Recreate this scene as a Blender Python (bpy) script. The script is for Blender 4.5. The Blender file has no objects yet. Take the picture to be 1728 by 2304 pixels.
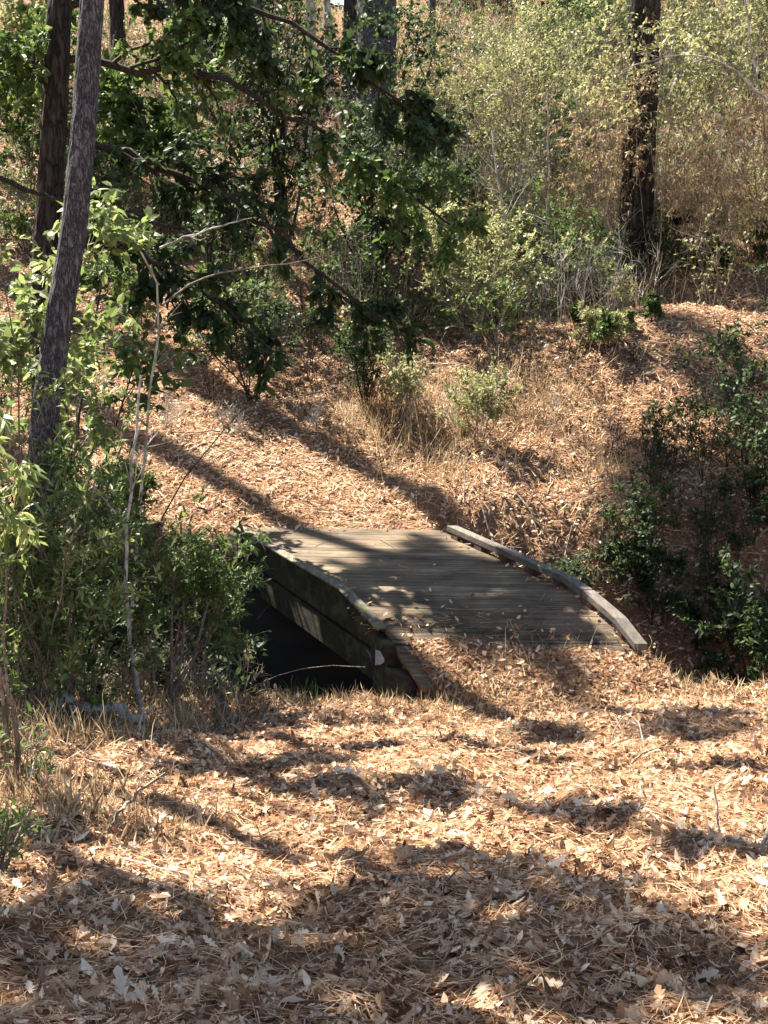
import bpy, math
import numpy as np
from mathutils import Vector

rng = np.random.default_rng(7)
# ------------------------------------------------------------------ camera, sky, sun, exposure
SC = bpy.context.scene
COL = SC.collection
FPX, PITCH = 1500.0, math.radians(12.83)
SP, CP = math.sin(PITCH), math.cos(PITCH)
cam_d = bpy.data.cameras.new('camera')
cam = bpy.data.objects.new('camera', cam_d); COL.objects.link(cam)
cam_d.sensor_fit = 'VERTICAL'; cam_d.sensor_height = 24.0
cam_d.lens = FPX / 1024.0 * 24.0
cam_d.clip_start = 0.05; cam_d.clip_end = 3000
cam.location = (0, 0, 0); cam.rotation_euler = (math.pi / 2 - PITCH, 0, 0)
SC.camera = cam

SUN_EL = math.radians(49); SUN_AZ = math.atan2(-0.64, 0.77)      # from +Y towards +X
SUN = np.array([math.sin(SUN_AZ) * math.cos(SUN_EL), math.cos(SUN_AZ) * math.cos(SUN_EL), math.sin(SUN_EL)])
W = bpy.data.worlds.new('World'); SC.world = W; W.use_nodes = True
nt = W.node_tree; nt.nodes.clear()
sky = nt.nodes.new('ShaderNodeTexSky'); sky.sky_type = 'NISHITA'; sky.sun_disc = False
sky.sun_elevation = SUN_EL; sky.sun_rotation = SUN_AZ
bg = nt.nodes.new('ShaderNodeBackground'); bg.inputs[1].default_value = 0.05
wo = nt.nodes.new('ShaderNodeOutputWorld')
nt.links.new(sky.outputs[0], bg.inputs[0]); nt.links.new(bg.outputs[0], wo.inputs[0])
sl = bpy.data.lights.new('sun', 'SUN'); sl.energy = 5.0; sl.angle = math.radians(0.5); sl.color = (1.0, 0.93, 0.82)
so = bpy.data.objects.new('sun', sl); COL.objects.link(so)
so.rotation_euler = Vector(SUN).to_track_quat('Z', 'Y').to_euler()
SC.view_settings.view_transform = 'Standard'; SC.view_settings.look = 'None'
SC.view_settings.exposure = 2.42; SC.view_settings.gamma = 1.0
SC.cycles.max_bounces = 6; SC.cycles.diffuse_bounces = 3; SC.cycles.transmission_bounces = 3
SC.cycles.use_denoising = True

# ------------------------------------------------------------------ helpers
def tag(o, label=None, cat=None, group=None, kind=None):
    if label: o['label'] = label
    if cat: o['category'] = cat
    if group: o['group'] = group
    if kind: o['kind'] = kind
    return o

def mesh(name, V, faces, mat, parent=None, rnd=None, smooth=False, loc=(0, 0, 0)):
    """faces: list of (n,k) int arrays"""
    V = np.asarray(V, dtype=np.float32) - np.asarray(loc, dtype=np.float32)
    me = bpy.data.meshes.new(name)
    faces = [np.asarray(f, dtype=np.int32) for f in faces if len(f)]
    nl = sum(f.size for f in faces); nf = sum(len(f) for f in faces)
    me.vertices.add(len(V)); me.vertices.foreach_set('co', V.ravel())
    me.loops.add(nl); me.loops.foreach_set('vertex_index', np.concatenate([f.ravel() for f in faces]))
    st, tot, c = [], [], 0
    for f in faces:
        k = f.shape[1]
        st.append(np.arange(len(f), dtype=np.int32) * k + c); tot.append(np.full(len(f), k, dtype=np.int32)); c += f.size
    me.polygons.add(nf)
    me.polygons.foreach_set('loop_start', np.concatenate(st)); me.polygons.foreach_set('loop_total', np.concatenate(tot))
    me.polygons.foreach_set('use_smooth', np.full(nf, smooth))
    if rnd is not None:
        a = me.attributes.new('rnd', 'FLOAT', 'POINT'); a.data.foreach_set('value', np.asarray(rnd, dtype=np.float32))
    me.update(calc_edges=True); me.validate()
    me.materials.append(mat)
    o = bpy.data.objects.new(name, me); COL.objects.link(o); o.location = loc
    if parent: o.parent = parent; o.location = tuple(np.asarray(loc) - np.array(parent.location)) if any(loc) else tuple(-np.array(parent.location))
    return o

def empty(name, loc):
    o = bpy.data.objects.new(name, None); COL.objects.link(o); o.location = tuple(float(v) for v in loc)
    o.empty_display_size = 0.1
    return o

def norm(a): return a / np.maximum(np.linalg.norm(a, axis=-1, keepdims=True), 1e-9)

def tubes(P, R, ns=5, close=True):
    """P (N,K,3), R (N,K) -> verts, quads"""
    P = np.asarray(P, float); R = np.asarray(R, float)
    N, K, _ = P.shape
    T = np.empty_like(P); T[:, 1:-1] = P[:, 2:] - P[:, :-2]; T[:, 0] = P[:, 1] - P[:, 0]; T[:, -1] = P[:, -1] - P[:, -2]
    T = norm(T)
    ref = np.tile(np.array([0.31, 0.93, 0.2]), (N, 1)); bad = np.abs((T[:, 0] * ref).sum(1)) > .9; ref[bad] = (1, 0, 0.1)
    A = norm(np.cross(T, ref[:, None, :])); B = np.cross(T, A)
    th = np.arange(ns) / ns * 2 * math.pi
    V = P[:, :, None, :] + R[:, :, None, None] * (np.cos(th)[None, None, :, None] * A[:, :, None, :] + np.sin(th)[None, None, :, None] * B[:, :, None, :])
    idx = np.arange(N * K * ns).reshape(N, K, ns)
    q = np.stack([idx[:, :-1, :], np.roll(idx[:, :-1, :], -1, 2), np.roll(idx[:, 1:, :], -1, 2), idx[:, 1:, :]], -1).reshape(-1, 4)
    return V.reshape(-1, 3), q

# leaf templates: (verts (m,3) as along, across, normal ; faces)
def leaf_template(us, ws):
    n = len(us); V = []; mid = []; L = []; Rr = []
    for i, (u, w) in enumerate(zip(us, ws)):
        mid.append(len(V)); V.append((u, 0, 0))
        if w > 0:
            L.append(len(V)); V.append((u, w, 0)); Rr.append(len(V)); V.append((u, -w, 0))
        else: L.append(mid[-1]); Rr.append(mid[-1])
    tri, quad = [], []
    for i in range(n - 1):
        for S, flip in ((L, 0), (Rr, 1)):
            f = [mid[i], mid[i + 1], S[i + 1], S[i]]
            g = []
            for v in f:
                if v not in g: g.append(v)
            if flip: g = g[::-1]
            if len(g) == 3: tri.append(g)
            elif len(g) == 4: quad.append(g)
    return np.array(V, float), tri, quad
T_OAK = leaf_template([0, .1, .2, .3, .42, .52, .64, .74, .86, 1], [0, .09, .2, .1, .33, .13, .38, .15, .22, 0])
T_OVAL = leaf_template([0, .25, .6, 1], [0, .23, .25, 0])
T_LONG = leaf_template([0, .35, .7, 1], [0, .13, .11, 0])
T_DIA = (np.array([(0, 0, 0), (.45, .26, .0), (1, 0, 0), (.45, -.26, 0)]), [(0, 1, 2), (0, 2, 3)], [])
T_BLADE = (np.array([(0, .5, 0), (0, -.5, 0), (.35, .42, 0), (.35, -.42, 0), (.7, .3, 0), (.7, -.3, 0), (1, 0, 0)]), [(4, 5, 6)], [(0, 1, 3, 2), (2, 3, 5, 4)])

def leaves(P, D, Nn, size, tmpl, width=None, curl=None, cup=None):
    """place a leaf template at each point; curl bends along the leaf, cup across"""
    tv, tri, quad = tmpl
    n = len(P); m = len(tv)
    D = norm(D); S = norm(np.cross(Nn, D)); Nn = np.cross(D, S)
    size = np.broadcast_to(size, n)[:, None]
    wd = size if width is None else np.broadcast_to(width, n)[:, None]
    u = tv[None, :, 0] * size; v = tv[None, :, 1] * wd
    w = np.zeros((n, m))
    if curl is not None:
        w = w + np.asarray(curl)[:, None] * size * (tv[None, :, 0] ** 2)
    if cup is not None:
        w = w + np.asarray(cup)[:, None] * size * np.abs(tv[None, :, 1])
    V = P[:, None, :] + u[..., None] * D[:, None, :] + v[..., None] * S[:, None, :] + w[..., None] * Nn[:, None, :]
    off = (np.arange(n) * m)[:, None, None]
    F = []
    if len(tri): F.append((np.array(tri)[None] + off).reshape(-1, 3))
    if len(quad): F.append((np.array(quad)[None] + off).reshape(-1, 4))
    return V.reshape(-1, 3), F, m

class Acc:
    def __init__(s): s.V = []; s.F3 = []; s.F4 = []; s.R = []; s.n = 0
    def add(s, V, F, rnd=None):
        for f in (F if isinstance(F, list) else [F]):
            if len(f) == 0: continue
            f = np.asarray(f)
            (s.F3 if f.shape[1] == 3 else s.F4).append(f + s.n)
        s.V.append(V); s.R.append(np.full(len(V), .5) if rnd is None else rnd); s.n += len(V)
    def build(s, name, mat, parent=None, smooth=False, loc=(0, 0, 0)):
        if not s.V: return None
        F = []
        if s.F3: F.append(np.concatenate(s.F3))
        if s.F4: F.append(np.concatenate(s.F4))
        return mesh(name, np.concatenate(s.V), F, mat, parent, np.concatenate(s.R), smooth, loc)

# ------------------------------------------------------------------ materials
def newmat(name):
    m = bpy.data.materials.new(name); m.use_nodes = True; t = m.node_tree; t.nodes.clear()
    return m, t, t.nodes.new('ShaderNodeOutputMaterial')
def ramp(t, stops, fac=None):
    r = t.nodes.new('ShaderNodeValToRGB'); e = r.color_ramp.elements
    while len(e) < len(stops): e.new(.5)
    for el, (p, c) in zip(e, stops): el.position = p; el.color = (*c, 1)
    if fac is not None: t.links.new(fac, r.inputs[0])
    return r
def leafmat(name, stops, trans=.3, rough=.6, gloss=.25):
    m, t, out = newmat(name)
    at = t.nodes.new('ShaderNodeAttribute'); at.attribute_name = 'rnd'
    r = ramp(t, stops, at.outputs['Fac'])
    p = t.nodes.new('ShaderNodeBsdfPrincipled'); p.inputs['Roughness'].default_value = rough
    p.inputs['Specular IOR Level'].default_value = gloss
    tr = t.nodes.new('ShaderNodeBsdfTranslucent')
    mx = t.nodes.new('ShaderNodeMixShader'); mx.inputs[0].default_value = trans
    t.links.new(r.outputs[0], p.inputs['Base Color']); t.links.new(r.outputs[0], tr.inputs['Color'])
    t.links.new(p.outputs[0], mx.inputs[1]); t.links.new(tr.outputs[0], mx.inputs[2]); t.links.new(mx.outputs[0], out.inputs[0])
    return m
M_LIT = leafmat('dead_leaves', [(0, (.035, .02, .012)), (.18, (.17, .08, .04)), (.42, (.40, .235, .125)), (.7, (.59, .41, .255)), (1, (.78, .64, .47))], .22, .7, .15)
M_STRAW = leafmat('pine_straw', [(0, (.16, .06, .025)), (.5, (.46, .26, .13)), (1, (.72, .51, .31))], .15, .6)
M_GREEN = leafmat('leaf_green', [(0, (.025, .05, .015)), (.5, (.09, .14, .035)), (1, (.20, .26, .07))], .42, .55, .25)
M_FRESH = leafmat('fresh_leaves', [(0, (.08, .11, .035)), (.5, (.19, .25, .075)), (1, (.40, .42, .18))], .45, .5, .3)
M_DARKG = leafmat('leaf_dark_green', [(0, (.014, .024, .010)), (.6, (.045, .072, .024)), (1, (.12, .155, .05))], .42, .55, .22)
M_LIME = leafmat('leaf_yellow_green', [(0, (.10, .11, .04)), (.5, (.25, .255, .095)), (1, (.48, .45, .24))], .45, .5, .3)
M_DRY = leafmat('dry_grass', [(0, (.14, .085, .045)), (.5, (.37, .265, .145)), (1, (.62, .49, .30))], .3, .7, .15)
M_PINE = leafmat('pine_needles', [(0, (.02, .04, .012)), (.6, (.05, .08, .022)), (1, (.10, .13, .035))], .25, .5, .3)

def barkmat(name, c1, c2, c3, scale=14, sz=.22, bump=.9, rough=.9):
    m, t, out = newmat(name)
    tc = t.nodes.new('ShaderNodeTexCoord'); mp = t.nodes.new('ShaderNodeMapping'); mp.inputs['Scale'].default_value = (1, 1, sz)
    t.links.new(tc.outputs['Object'], mp.inputs[0])
    vo = t.nodes.new('ShaderNodeTexVoronoi'); vo.feature = 'DISTANCE_TO_EDGE'; vo.inputs['Scale'].default_value = scale
    no = t.nodes.new('ShaderNodeTexNoise'); no.inputs['Scale'].default_value = scale * 1.5; no.inputs['Detail'].default_value = 6
    mxv = t.nodes.new('ShaderNodeMix'); mxv.data_type = 'VECTOR'; mxv.inputs['Factor'].default_value = .12
    t.links.new(mp.outputs[0], no.inputs[0]); t.links.new(mp.outputs[0], mxv.inputs['A']); t.links.new(no.outputs['Color'], mxv.inputs['B'])
    t.links.new(mxv.outputs['Result'], vo.inputs['Vector'])
    r1 = ramp(t, [(0, c1), (.12, c2), (.5, c3)], vo.outputs['Distance'])
    no2 = t.nodes.new('ShaderNodeTexNoise'); no2.inputs['Scale'].default_value = 5; no2.inputs['Detail'].default_value = 5
    t.links.new(tc.outputs['Object'], no2.inputs[0])
    mx = t.nodes.new('ShaderNodeMix'); mx.data_type = 'RGBA'; mx.blend_type = 'MULTIPLY'; mx.inputs['Factor'].default_value = .6
    r2 = ramp(t, [(.3, (.5, .5, .5)), (.7, (1.2, 1.15, 1.1))], no2.outputs['Fac'])
    t.links.new(r1.outputs[0], mx.inputs['A']); t.links.new(r2.outputs[0], mx.inputs['B'])
    p = t.nodes.new('ShaderNodeBsdfPrincipled'); p.inputs['Roughness'].default_value = rough; p.inputs['Specular IOR Level'].default_value = .15
    bp = t.nodes.new('ShaderNodeBump'); bp.inputs['Strength'].default_value = bump; bp.inputs['Distance'].default_value = .04
    ad = t.nodes.new('ShaderNodeMath'); ad.operation = 'ADD'; sm = t.nodes.new('ShaderNodeMath'); sm.operation = 'MINIMUM'; sm.inputs[1].default_value = .25
    t.links.new(vo.outputs['Distance'], sm.inputs[0]); ml = t.nodes.new('ShaderNodeMath'); ml.operation = 'MULTIPLY'; ml.inputs[1].default_value = .25
    t.links.new(no.outputs['Fac'], ml.inputs[0]); t.links.new(sm.outputs[0], ad.inputs[0]); t.links.new(ml.outputs[0], ad.inputs[1])
    t.links.new(ad.outputs[0], bp.inputs['Height']); t.links.new(bp.outputs[0], p.inputs['Normal'])
    t.links.new(mx.outputs['Result'], p.inputs['Base Color']); t.links.new(p.outputs[0], out.inputs[0])
    return m
M_BARK = barkmat('pine_bark', (.025, .022, .023), (.11, .104, .108), (.20, .19, .195), 22, .3, 1.0)
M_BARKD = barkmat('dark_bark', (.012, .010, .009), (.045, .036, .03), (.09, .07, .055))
M_PALE = barkmat('pale_bark', (.22, .19, .15), (.45, .41, .35), (.62, .58, .50), 8, .6, .3)
M_TWIG = barkmat('twig_bark', (.10, .08, .06), (.26, .21, .16), (.38, .32, .25), 20, .4, .2)
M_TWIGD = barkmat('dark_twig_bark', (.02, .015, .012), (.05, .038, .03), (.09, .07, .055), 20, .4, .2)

def soilmat():
    m, t, out = newmat('litter_soil')
    tc = t.nodes.new('ShaderNodeTexCoord')
    n1 = t.nodes.new('ShaderNodeTexNoise'); n1.inputs['Scale'].default_value = 22; n1.inputs['Detail'].default_value = 8; n1.inputs['Roughness'].default_value = .75
    n2 = t.nodes.new('ShaderNodeTexNoise'); n2.inputs['Scale'].default_value = .9; n2.inputs['Detail'].default_value = 4
    vo = t.nodes.new('ShaderNodeTexVoronoi'); vo.inputs['Scale'].default_value = 26; vo.inputs['Randomness'].default_value = 1
    for n in (n1, n2, vo): t.links.new(tc.outputs['Object'], n.inputs['Vector'])
    r = ramp(t, [(.25, (.06, .028, .014)), (.45, (.18, .10, .055)), (.6, (.36, .22, .125)), (.8, (.52, .36, .23))], n1.outputs['Fac'])
    r2 = ramp(t, [(.3, (.65, .6, .58)), (.7, (1.1, 1.05, 1))], n2.outputs['Fac'])
    hs = t.nodes.new('ShaderNodeMix'); hs.data_type = 'RGBA'; hs.blend_type = 'MULTIPLY'; hs.inputs['Factor'].default_value = .8
    t.links.new(r.outputs[0], hs.inputs['A']); t.links.new(r2.outputs[0], hs.inputs['B'])
    p = t.nodes.new('ShaderNodeBsdfPrincipled'); p.inputs['Roughness'].default_value = .95; p.inputs['Specular IOR Level'].default_value = .1
    ad = t.nodes.new('ShaderNodeMath'); ad.operation = 'ADD'; t.links.new(n1.outputs['Fac'], ad.inputs[0]); t.links.new(vo.outputs['Distance'], ad.inputs[1])
    bp = t.nodes.new('ShaderNodeBump'); bp.inputs['Strength'].default_value = .9; bp.inputs['Distance'].default_value = .05
    t.links.new(ad.outputs[0], bp.inputs['Height']); t.links.new(bp.outputs[0], p.inputs['Normal'])
    t.links.new(hs.outputs['Result'], p.inputs['Base Color']); t.links.new(p.outputs[0], out.inputs[0])
    return m
M_SOIL = soilmat()

def woodmat(name, dark, mid, light, moss=0.0, grain=(1.2, 22, 22), rough=.85):
    m, t, out = newmat(name)
    tc = t.nodes.new('ShaderNodeTexCoord'); mp = t.nodes.new('ShaderNodeMapping'); mp.inputs['Scale'].default_value = grain
    t.links.new(tc.outputs['Object'], mp.inputs[0])
    at = t.nodes.new('ShaderNodeAttribute'); at.attribute_name = 'rnd'
    n1 = t.nodes.new('ShaderNodeTexNoise'); n1.inputs['Scale'].default_value = 1.6; n1.inputs['Detail'].default_value = 9; n1.inputs['Roughness'].default_value = .7
    t.links.new(mp.outputs[0], n1.inputs['Vector'])
    n2 = t.nodes.new('ShaderNodeTexNoise'); n2.inputs['Scale'].default_value = 2.2; n2.inputs['Detail'].default_value = 6; n2.inputs['Roughness'].default_value = .65
    t.links.new(tc.outputs['Object'], n2.inputs['Vector'])
    ad = t.nodes.new('ShaderNodeMath'); ad.operation = 'MULTIPLY_ADD'; ad.inputs[1].default_value = .12
    t.links.new(at.outputs['Fac'], ad.inputs[0]); t.links.new(n1.outputs['Fac'], ad.inputs[2])
    a2 = t.nodes.new('ShaderNodeMath'); a2.operation = 'MULTIPLY_ADD'; a2.inputs[1].default_value = .62
    t.links.new(n2.outputs['Fac'], a2.inputs[0]); t.links.new(ad.outputs[0], a2.inputs[2])
    r = ramp(t, [(.55, dark), (.85, mid), (1.15 if False else 1.0, light)], None)
    sub = t.nodes.new('ShaderNodeMath'); sub.operation = 'SUBTRACT'; sub.inputs[1].default_value = .14
    t.links.new(a2.outputs[0], sub.inputs[0]); t.links.new(sub.outputs[0], r.inputs[0])
    colr = r.outputs[0]
    if moss > 0:
        n3 = t.nodes.new('ShaderNodeTexNoise'); n3.inputs['Scale'].default_value = 6; n3.inputs['Detail'].default_value = 6
        t.links.new(tc.outputs['Object'], n3.inputs['Vector'])
        rm = ramp(t, [(.5, (0, 0, 0)), (.62, (moss, moss, moss))], n3.outputs['Fac'])
        mx = t.nodes.new('ShaderNodeMix'); mx.data_type = 'RGBA'
        mx.inputs['B'].default_value = (.20, .21, .07, 1)
        t.links.new(rm.outputs[0], mx.inputs['Factor']); t.links.new(colr, mx.inputs['A']); colr = mx.outputs['Result']
    p = t.nodes.new('ShaderNodeBsdfPrincipled'); p.inputs['Roughness'].default_value = rough; p.inputs['Specular IOR Level'].default_value = .25
    bp = t.nodes.new('ShaderNodeBump'); bp.inputs['Strength'].default_value = .5; bp.inputs['Distance'].default_value = .01
    t.links.new(n1.outputs['Fac'], bp.inputs['Height']); t.links.new(bp.outputs[0], p.inputs['Normal'])
    t.links.new(colr, p.inputs['Base Color']); t.links.new(p.outputs[0], out.inputs[0])
    return m
M_DECK = woodmat('weathered_deck', (.025, .017, .010), (.15, .105, .064), (.34, .26, .165), .1, (.8, 30, 30))
M_EDGE = woodmat('weathered_edge', (.06, .05, .036), (.16, .14, .10), (.30, .27, .19), .5, (14, 2.5, 14))
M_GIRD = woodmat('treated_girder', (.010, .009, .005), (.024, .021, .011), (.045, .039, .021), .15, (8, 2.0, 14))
M_CURB = woodmat('grey_curb', (.06, .05, .042), (.125, .108, .09), (.22, .195, .165), .1, (14, 2.0, 14))
M_BLK = woodmat('dark_block', (.04, .02, .014), (.10, .05, .035), (.17, .09, .06), .0)
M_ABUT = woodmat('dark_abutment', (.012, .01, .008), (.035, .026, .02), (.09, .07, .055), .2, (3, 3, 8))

# ------------------------------------------------------------------ terrain
def ss(t): t = np.clip(t, 0, 1); return t * t * (3 - 2 * t)
_ph = rng.uniform(0, 6.28, (40, 2)); _dr = rng.uniform(0, 6.28, 40)
def wob(x, y, lam, amp, k0, n=6):
    z = 0
    for i in range(n):
        a = _dr[(k0 + i) % 40]; l = lam * (0.7 + .12 * i)
        z = z + np.sin((x * math.cos(a) + y * math.sin(a)) * 2 * math.pi / l + _ph[(k0 + i) % 40, 0])
    return z * amp / n
PY = np.array([-60, 0, 4.5, 13.3, 17.2, 21.9, 28.4, 37, 48, 60, 80, 140, 900])
PZ = np.array([-1.2, -1.75, -2.77, -4.93, -4.12, -3.06, -1.45, .5, 4.2, 7.6, 10, 11, 12])
def xL(y): return -1.18 + (16.06 - y) * .502
BW = 2.38
DY = np.array([17.35, 14.53, 14.18, 13.8, 13.6, 13.3, 13.0, 12.5])
DZ = np.array([-4.10, -4.12, -4.20, -4.30, -4.41, -4.57, -4.71, -4.90])
def deckz(y): return np.interp(y, DY[::-1], DZ[::-1])
def terrain(x, y):
    x = np.asarray(x, float); y = np.asarray(y, float)
    z = np.interp(y, PY, PZ)
    # soften the profile
    z = .5 * z + .25 * np.interp(y - .8, PY, PZ) + .25 * np.interp(y + .8, PY, PZ)
    yn = 13.35 + .12 * np.clip(x - 1, 0, 3) - .1 * np.clip(-x - 2, 0, 3)
    yf = 18.1 + .1 * np.clip(x, -4, 4)
    s = (x - xL(y)) / BW; m = ss((1.0 - s) / .25)
    yf = yf * (1 - m) + 17.25 * m
    rav = 2.3 * ss((y - yn) / .8) * ss((yf - y) / (2.7 - 1.6 * m))
    z = z - rav
    z = z + .75 * np.exp(-(((x - 4.6) / 2.6) ** 2 + ((y - 22.6) / 1.7) ** 2)) - .5 * np.exp(-(((x - 4.2) / 3.5) ** 2 + ((y - 26) / 1.3) ** 2))
    z = z + .25 * ss((x + 1) / 4) * ss((y - 6) / 4) * ss((13.6 - y) / 3)        # rise to the right of the ramp
    z = z - 2.2 * np.exp(-((x + 2.0) / 2.2) ** 2) * ss((y - 44) / 8)
    z = z + .06 * np.abs(np.clip(x, -60, 60) + 0) * ss((y - 24) / 15)
    z = z + wob(x, y, 6.0, .30, 0) * ss((y - 18) / 6) + wob(x, y, 2.2, .10, 6) * ss(np.abs(y - 15.4) / 3) + wob(x, y, .7, .07, 12) + wob(x, y, .28, .035, 20)
    # far abutment pad and near ramp
    s = (x - xL(y)) / BW
    side = np.maximum(0, np.abs(s - .5) - .5) * BW
    pad = deckz(np.minimum(y, 17.3)) - .03 + .25 * np.clip(y - 17.2, 0, 3) - 1.3 * side - 12 * np.maximum(0, 16.98 - y) + wob(x, y, .5, .02, 30)
    z = np.where((y > 16.2) & (y < 20), np.maximum(z, pad), z)
    sideL = np.maximum(0, -s) * BW; sideR = np.maximum(0, s - 1) * BW
    lift = .10 * ss((13.84 - .24 * s + .10 * wob(x, y, .6, 1, 3) - y) / .22) - .06
    sideL = np.maximum(0, .07 - s) * BW
    ramp_ = deckz(y)  + lift + .015 + wob(x, y, .3, .015, 25) - 6 * sideL - 1.0 * sideR - 9 * np.maximum(0, y - 13.88)
    z = np.where((y > 11) & (y < 14.6), np.maximum(z, ramp_), z)
    return z
def gradn(x, y):
    e = .05; dx = (terrain(x + e, y) - terrain(x - e, y)) / (2 * e); dy = (terrain(x, y + e) - terrain(x, y - e)) / (2 * e)
    return norm(np.stack([-dx, -dy, np.ones_like(dx)], -1))
def on(x, y, dz=0): return np.array([x, y, float(terrain(x, y)) + dz])
def at(px, row, d):                       # a point of the place d metres down the lens axis
    a = (px - 384) / FPX; b = (512 - row) / FPX
    return np.array([a * d, d * (CP + b * SP), d * (-SP + b * CP)])
def hit(px, row, d0=3.0):                 # where that sight line meets the ground
    d = np.arange(d0, 90, .03); a = (px - 384) / FPX; b = (512 - row) / FPX
    X = a * d; Y = d * (CP + b * SP); Z = d * (-SP + b * CP)
    k = np.argmax(Z < terrain(X, Y)); return on(X[k], Y[k])
def axis(*segs):
    out = []
    for a, b, s in segs: out.append(np.arange(a, b, s))
    return np.unique(np.round(np.concatenate(out), 4))
gx = axis((-400, -60, 40), (-60, -16, 2), (-16, -7, .4), (-7, 7.01, .09), (7.4, 16, .4), (16, 60, 2), (60, 401, 40))
gy = axis((-60, 2, 2), (2, 4, .3), (4, 19, .07), (19, 30, .16), (30, 56, .4), (56, 100, 3), (100, 901, 50))
GX, GY = np.meshgrid(gx, gy)
GZ = terrain(GX, GY)
nI, nJ = GX.shape; idx = np.arange(nI * nJ).reshape(nI, nJ)
q = np.stack([idx[:-1, :-1], idx[:-1, 1:], idx[1:, 1:], idx[1:, :-1]], -1).reshape(-1, 4)
g = mesh('ground', np.stack([GX, GY, GZ], -1).reshape(-1, 3), [q], M_SOIL, smooth=True)
tag(g, kind='structure')

m, t, out = newmat('ravine_shade_dark'); p_ = t.nodes.new('ShaderNodeBsdfPrincipled'); p_.inputs['Base Color'].default_value = (.012, .009, .006, 1); p_.inputs['Roughness'].default_value = .75  # near-black colour standing in for the shade under the bridge
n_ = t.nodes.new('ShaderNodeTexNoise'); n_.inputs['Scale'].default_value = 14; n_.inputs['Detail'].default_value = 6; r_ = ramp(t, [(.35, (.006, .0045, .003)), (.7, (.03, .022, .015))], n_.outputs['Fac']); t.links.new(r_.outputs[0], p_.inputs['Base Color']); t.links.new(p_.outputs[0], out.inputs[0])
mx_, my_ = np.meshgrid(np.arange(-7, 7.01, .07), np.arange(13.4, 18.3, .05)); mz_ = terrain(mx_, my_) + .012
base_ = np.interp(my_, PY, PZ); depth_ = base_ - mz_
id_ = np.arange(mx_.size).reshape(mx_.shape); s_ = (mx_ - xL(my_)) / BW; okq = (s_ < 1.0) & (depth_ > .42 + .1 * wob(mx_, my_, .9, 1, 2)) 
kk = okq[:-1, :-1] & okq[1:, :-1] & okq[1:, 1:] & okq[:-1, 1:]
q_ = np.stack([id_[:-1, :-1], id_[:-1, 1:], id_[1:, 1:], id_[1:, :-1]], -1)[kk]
shade_sheet = mesh('ravine_shade_sheet', np.stack([mx_, my_, mz_], -1).reshape(-1, 3), [q_], m, smooth=True); tag(shade_sheet, kind='structure')  # sheet added over the ravine ground to paint the void dark

# ------------------------------------------------------------------ litter
def wedge(n, d0, d1, power, margin=1.35, pad=.6):
    """random ground points, density ~ y^-power"""
    t = rng.random(n); e = 2 - power
    y = (d0 ** e + t * (d1 ** e - d0 ** e)) ** (1 / e)
    x = (rng.random(n) * 2 - 1) * (y * .262 * margin + pad)
    return x, y
def in_void(x, y):
    s = (x - xL(y)) / BW; return (s < 1) & (s > -1.2) & (y > 13.9) & (y < 17)
def on_deck(x, y):
    s = (x - xL(y)) / BW
    return (s > -.06) & (s < 1.06) & (y > 13.82 - .24 * s + .12 * wob(x, y, .5, 1, 9)) & (y < 17.4)
def dkeep(x, y):
    s = (x - xL(y)) / BW; yl = 13.82 - .24 * s
    return .008 + .55 * np.exp(-np.maximum(0, y - yl) / .16) + .35 * np.exp(-np.maximum(0, 17.2 - y) / .12) + .10 * np.exp(-np.abs(s - .93) / .02) + .03 * np.exp(-np.abs(s - .05) / .03)
def litter_leaves(n, d0, d1, power, tmpl, s0, s1, rlo, rhi, flat=.35, keep=None, lift=.02, rpow=1.0):
    x, y = wedge(n, d0, d1, power)
    k = ~(on_deck(x, y) & (rng.random(n) > dkeep(x, y)))
    # thin inside the ravine
    k &= ~(in_void(x, y) & ~on_deck(x, y))
    x, y = x[k], y[k]; n = len(x)
    N = gradn(x, y); z = np.where(on_deck(x, y), deckz(y) + .012, terrain(x, y))
    P = np.stack([x, y, z + rng.random(n) * lift], -1)
    tilt = rng.normal(0, flat, (n, 3)); Nn = norm(N + tilt)
    a = rng.random(n) * 6.283; D0 = np.stack([np.cos(a), np.sin(a), rng.normal(0, .1, n)], -1)
    D = norm(D0 - (D0 * Nn).sum(1)[:, None] * Nn)
    S = s0 + (s1 - s0) * rng.random(n) ** 1.6
    P = P - D * S[:, None] * .5
    V, F, m = leaves(P, D, Nn, S, tmpl, curl=rng.normal(.1, .45, n), cup=rng.normal(.2, .55, n))
    r = rlo + (rhi - rlo) * rng.random(n) ** rpow
    # patches: redder / paler areas
    r = np.clip(r + .12 * wob(x, y, 1.6, 1.6, 15), 0, 1)
    rv = np.repeat(r, m) + rng.normal(0, .07, n * m) + .10 * np.tile((np.abs(tmpl[0][:, 1]) < 1e-6) * 1.0, n) - .05
    return V, F, np.clip(rv, 0, 1)
A = Acc()
A.add(*litter_leaves(13000, 3.6, 14, .9, T_OAK, .03, .09, .1, 1.0, .7, lift=.03))
A.add(*litter_leaves(34000, 3.6, 15, .9, T_OVAL, .025, .07, .0, .95, .5))
A.add(*litter_leaves(60, 3.8, 9, .9, T_OAK, .10, .14, .5, .85, .6, lift=.05))
A.add(*litter_leaves(900, 3.8, 16, .9, T_OVAL, .05, .10, .9, 1.0, .6, lift=.03))
lit = A.build('leaf_litter', M_LIT); tag(lit, 'brown and tan dead leaves strewn over the near bank', 'leaf litter', kind='stuff')
A = Acc()
A.add(*litter_leaves(110000, 14, 52, 1.0, T_DIA, .035, .09, .25, 1.0, .4))
A.add(*litter_leaves(14000, 17, 32, 1.0, T_OVAL, .04, .10, .2, 1.0, .6, lift=.04))
lit2 = A.build('leaf_litter', M_LIT); tag(lit2, 'sunlit dead leaves strewn over the far hillside', 'leaf litter', kind='stuff')

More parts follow.
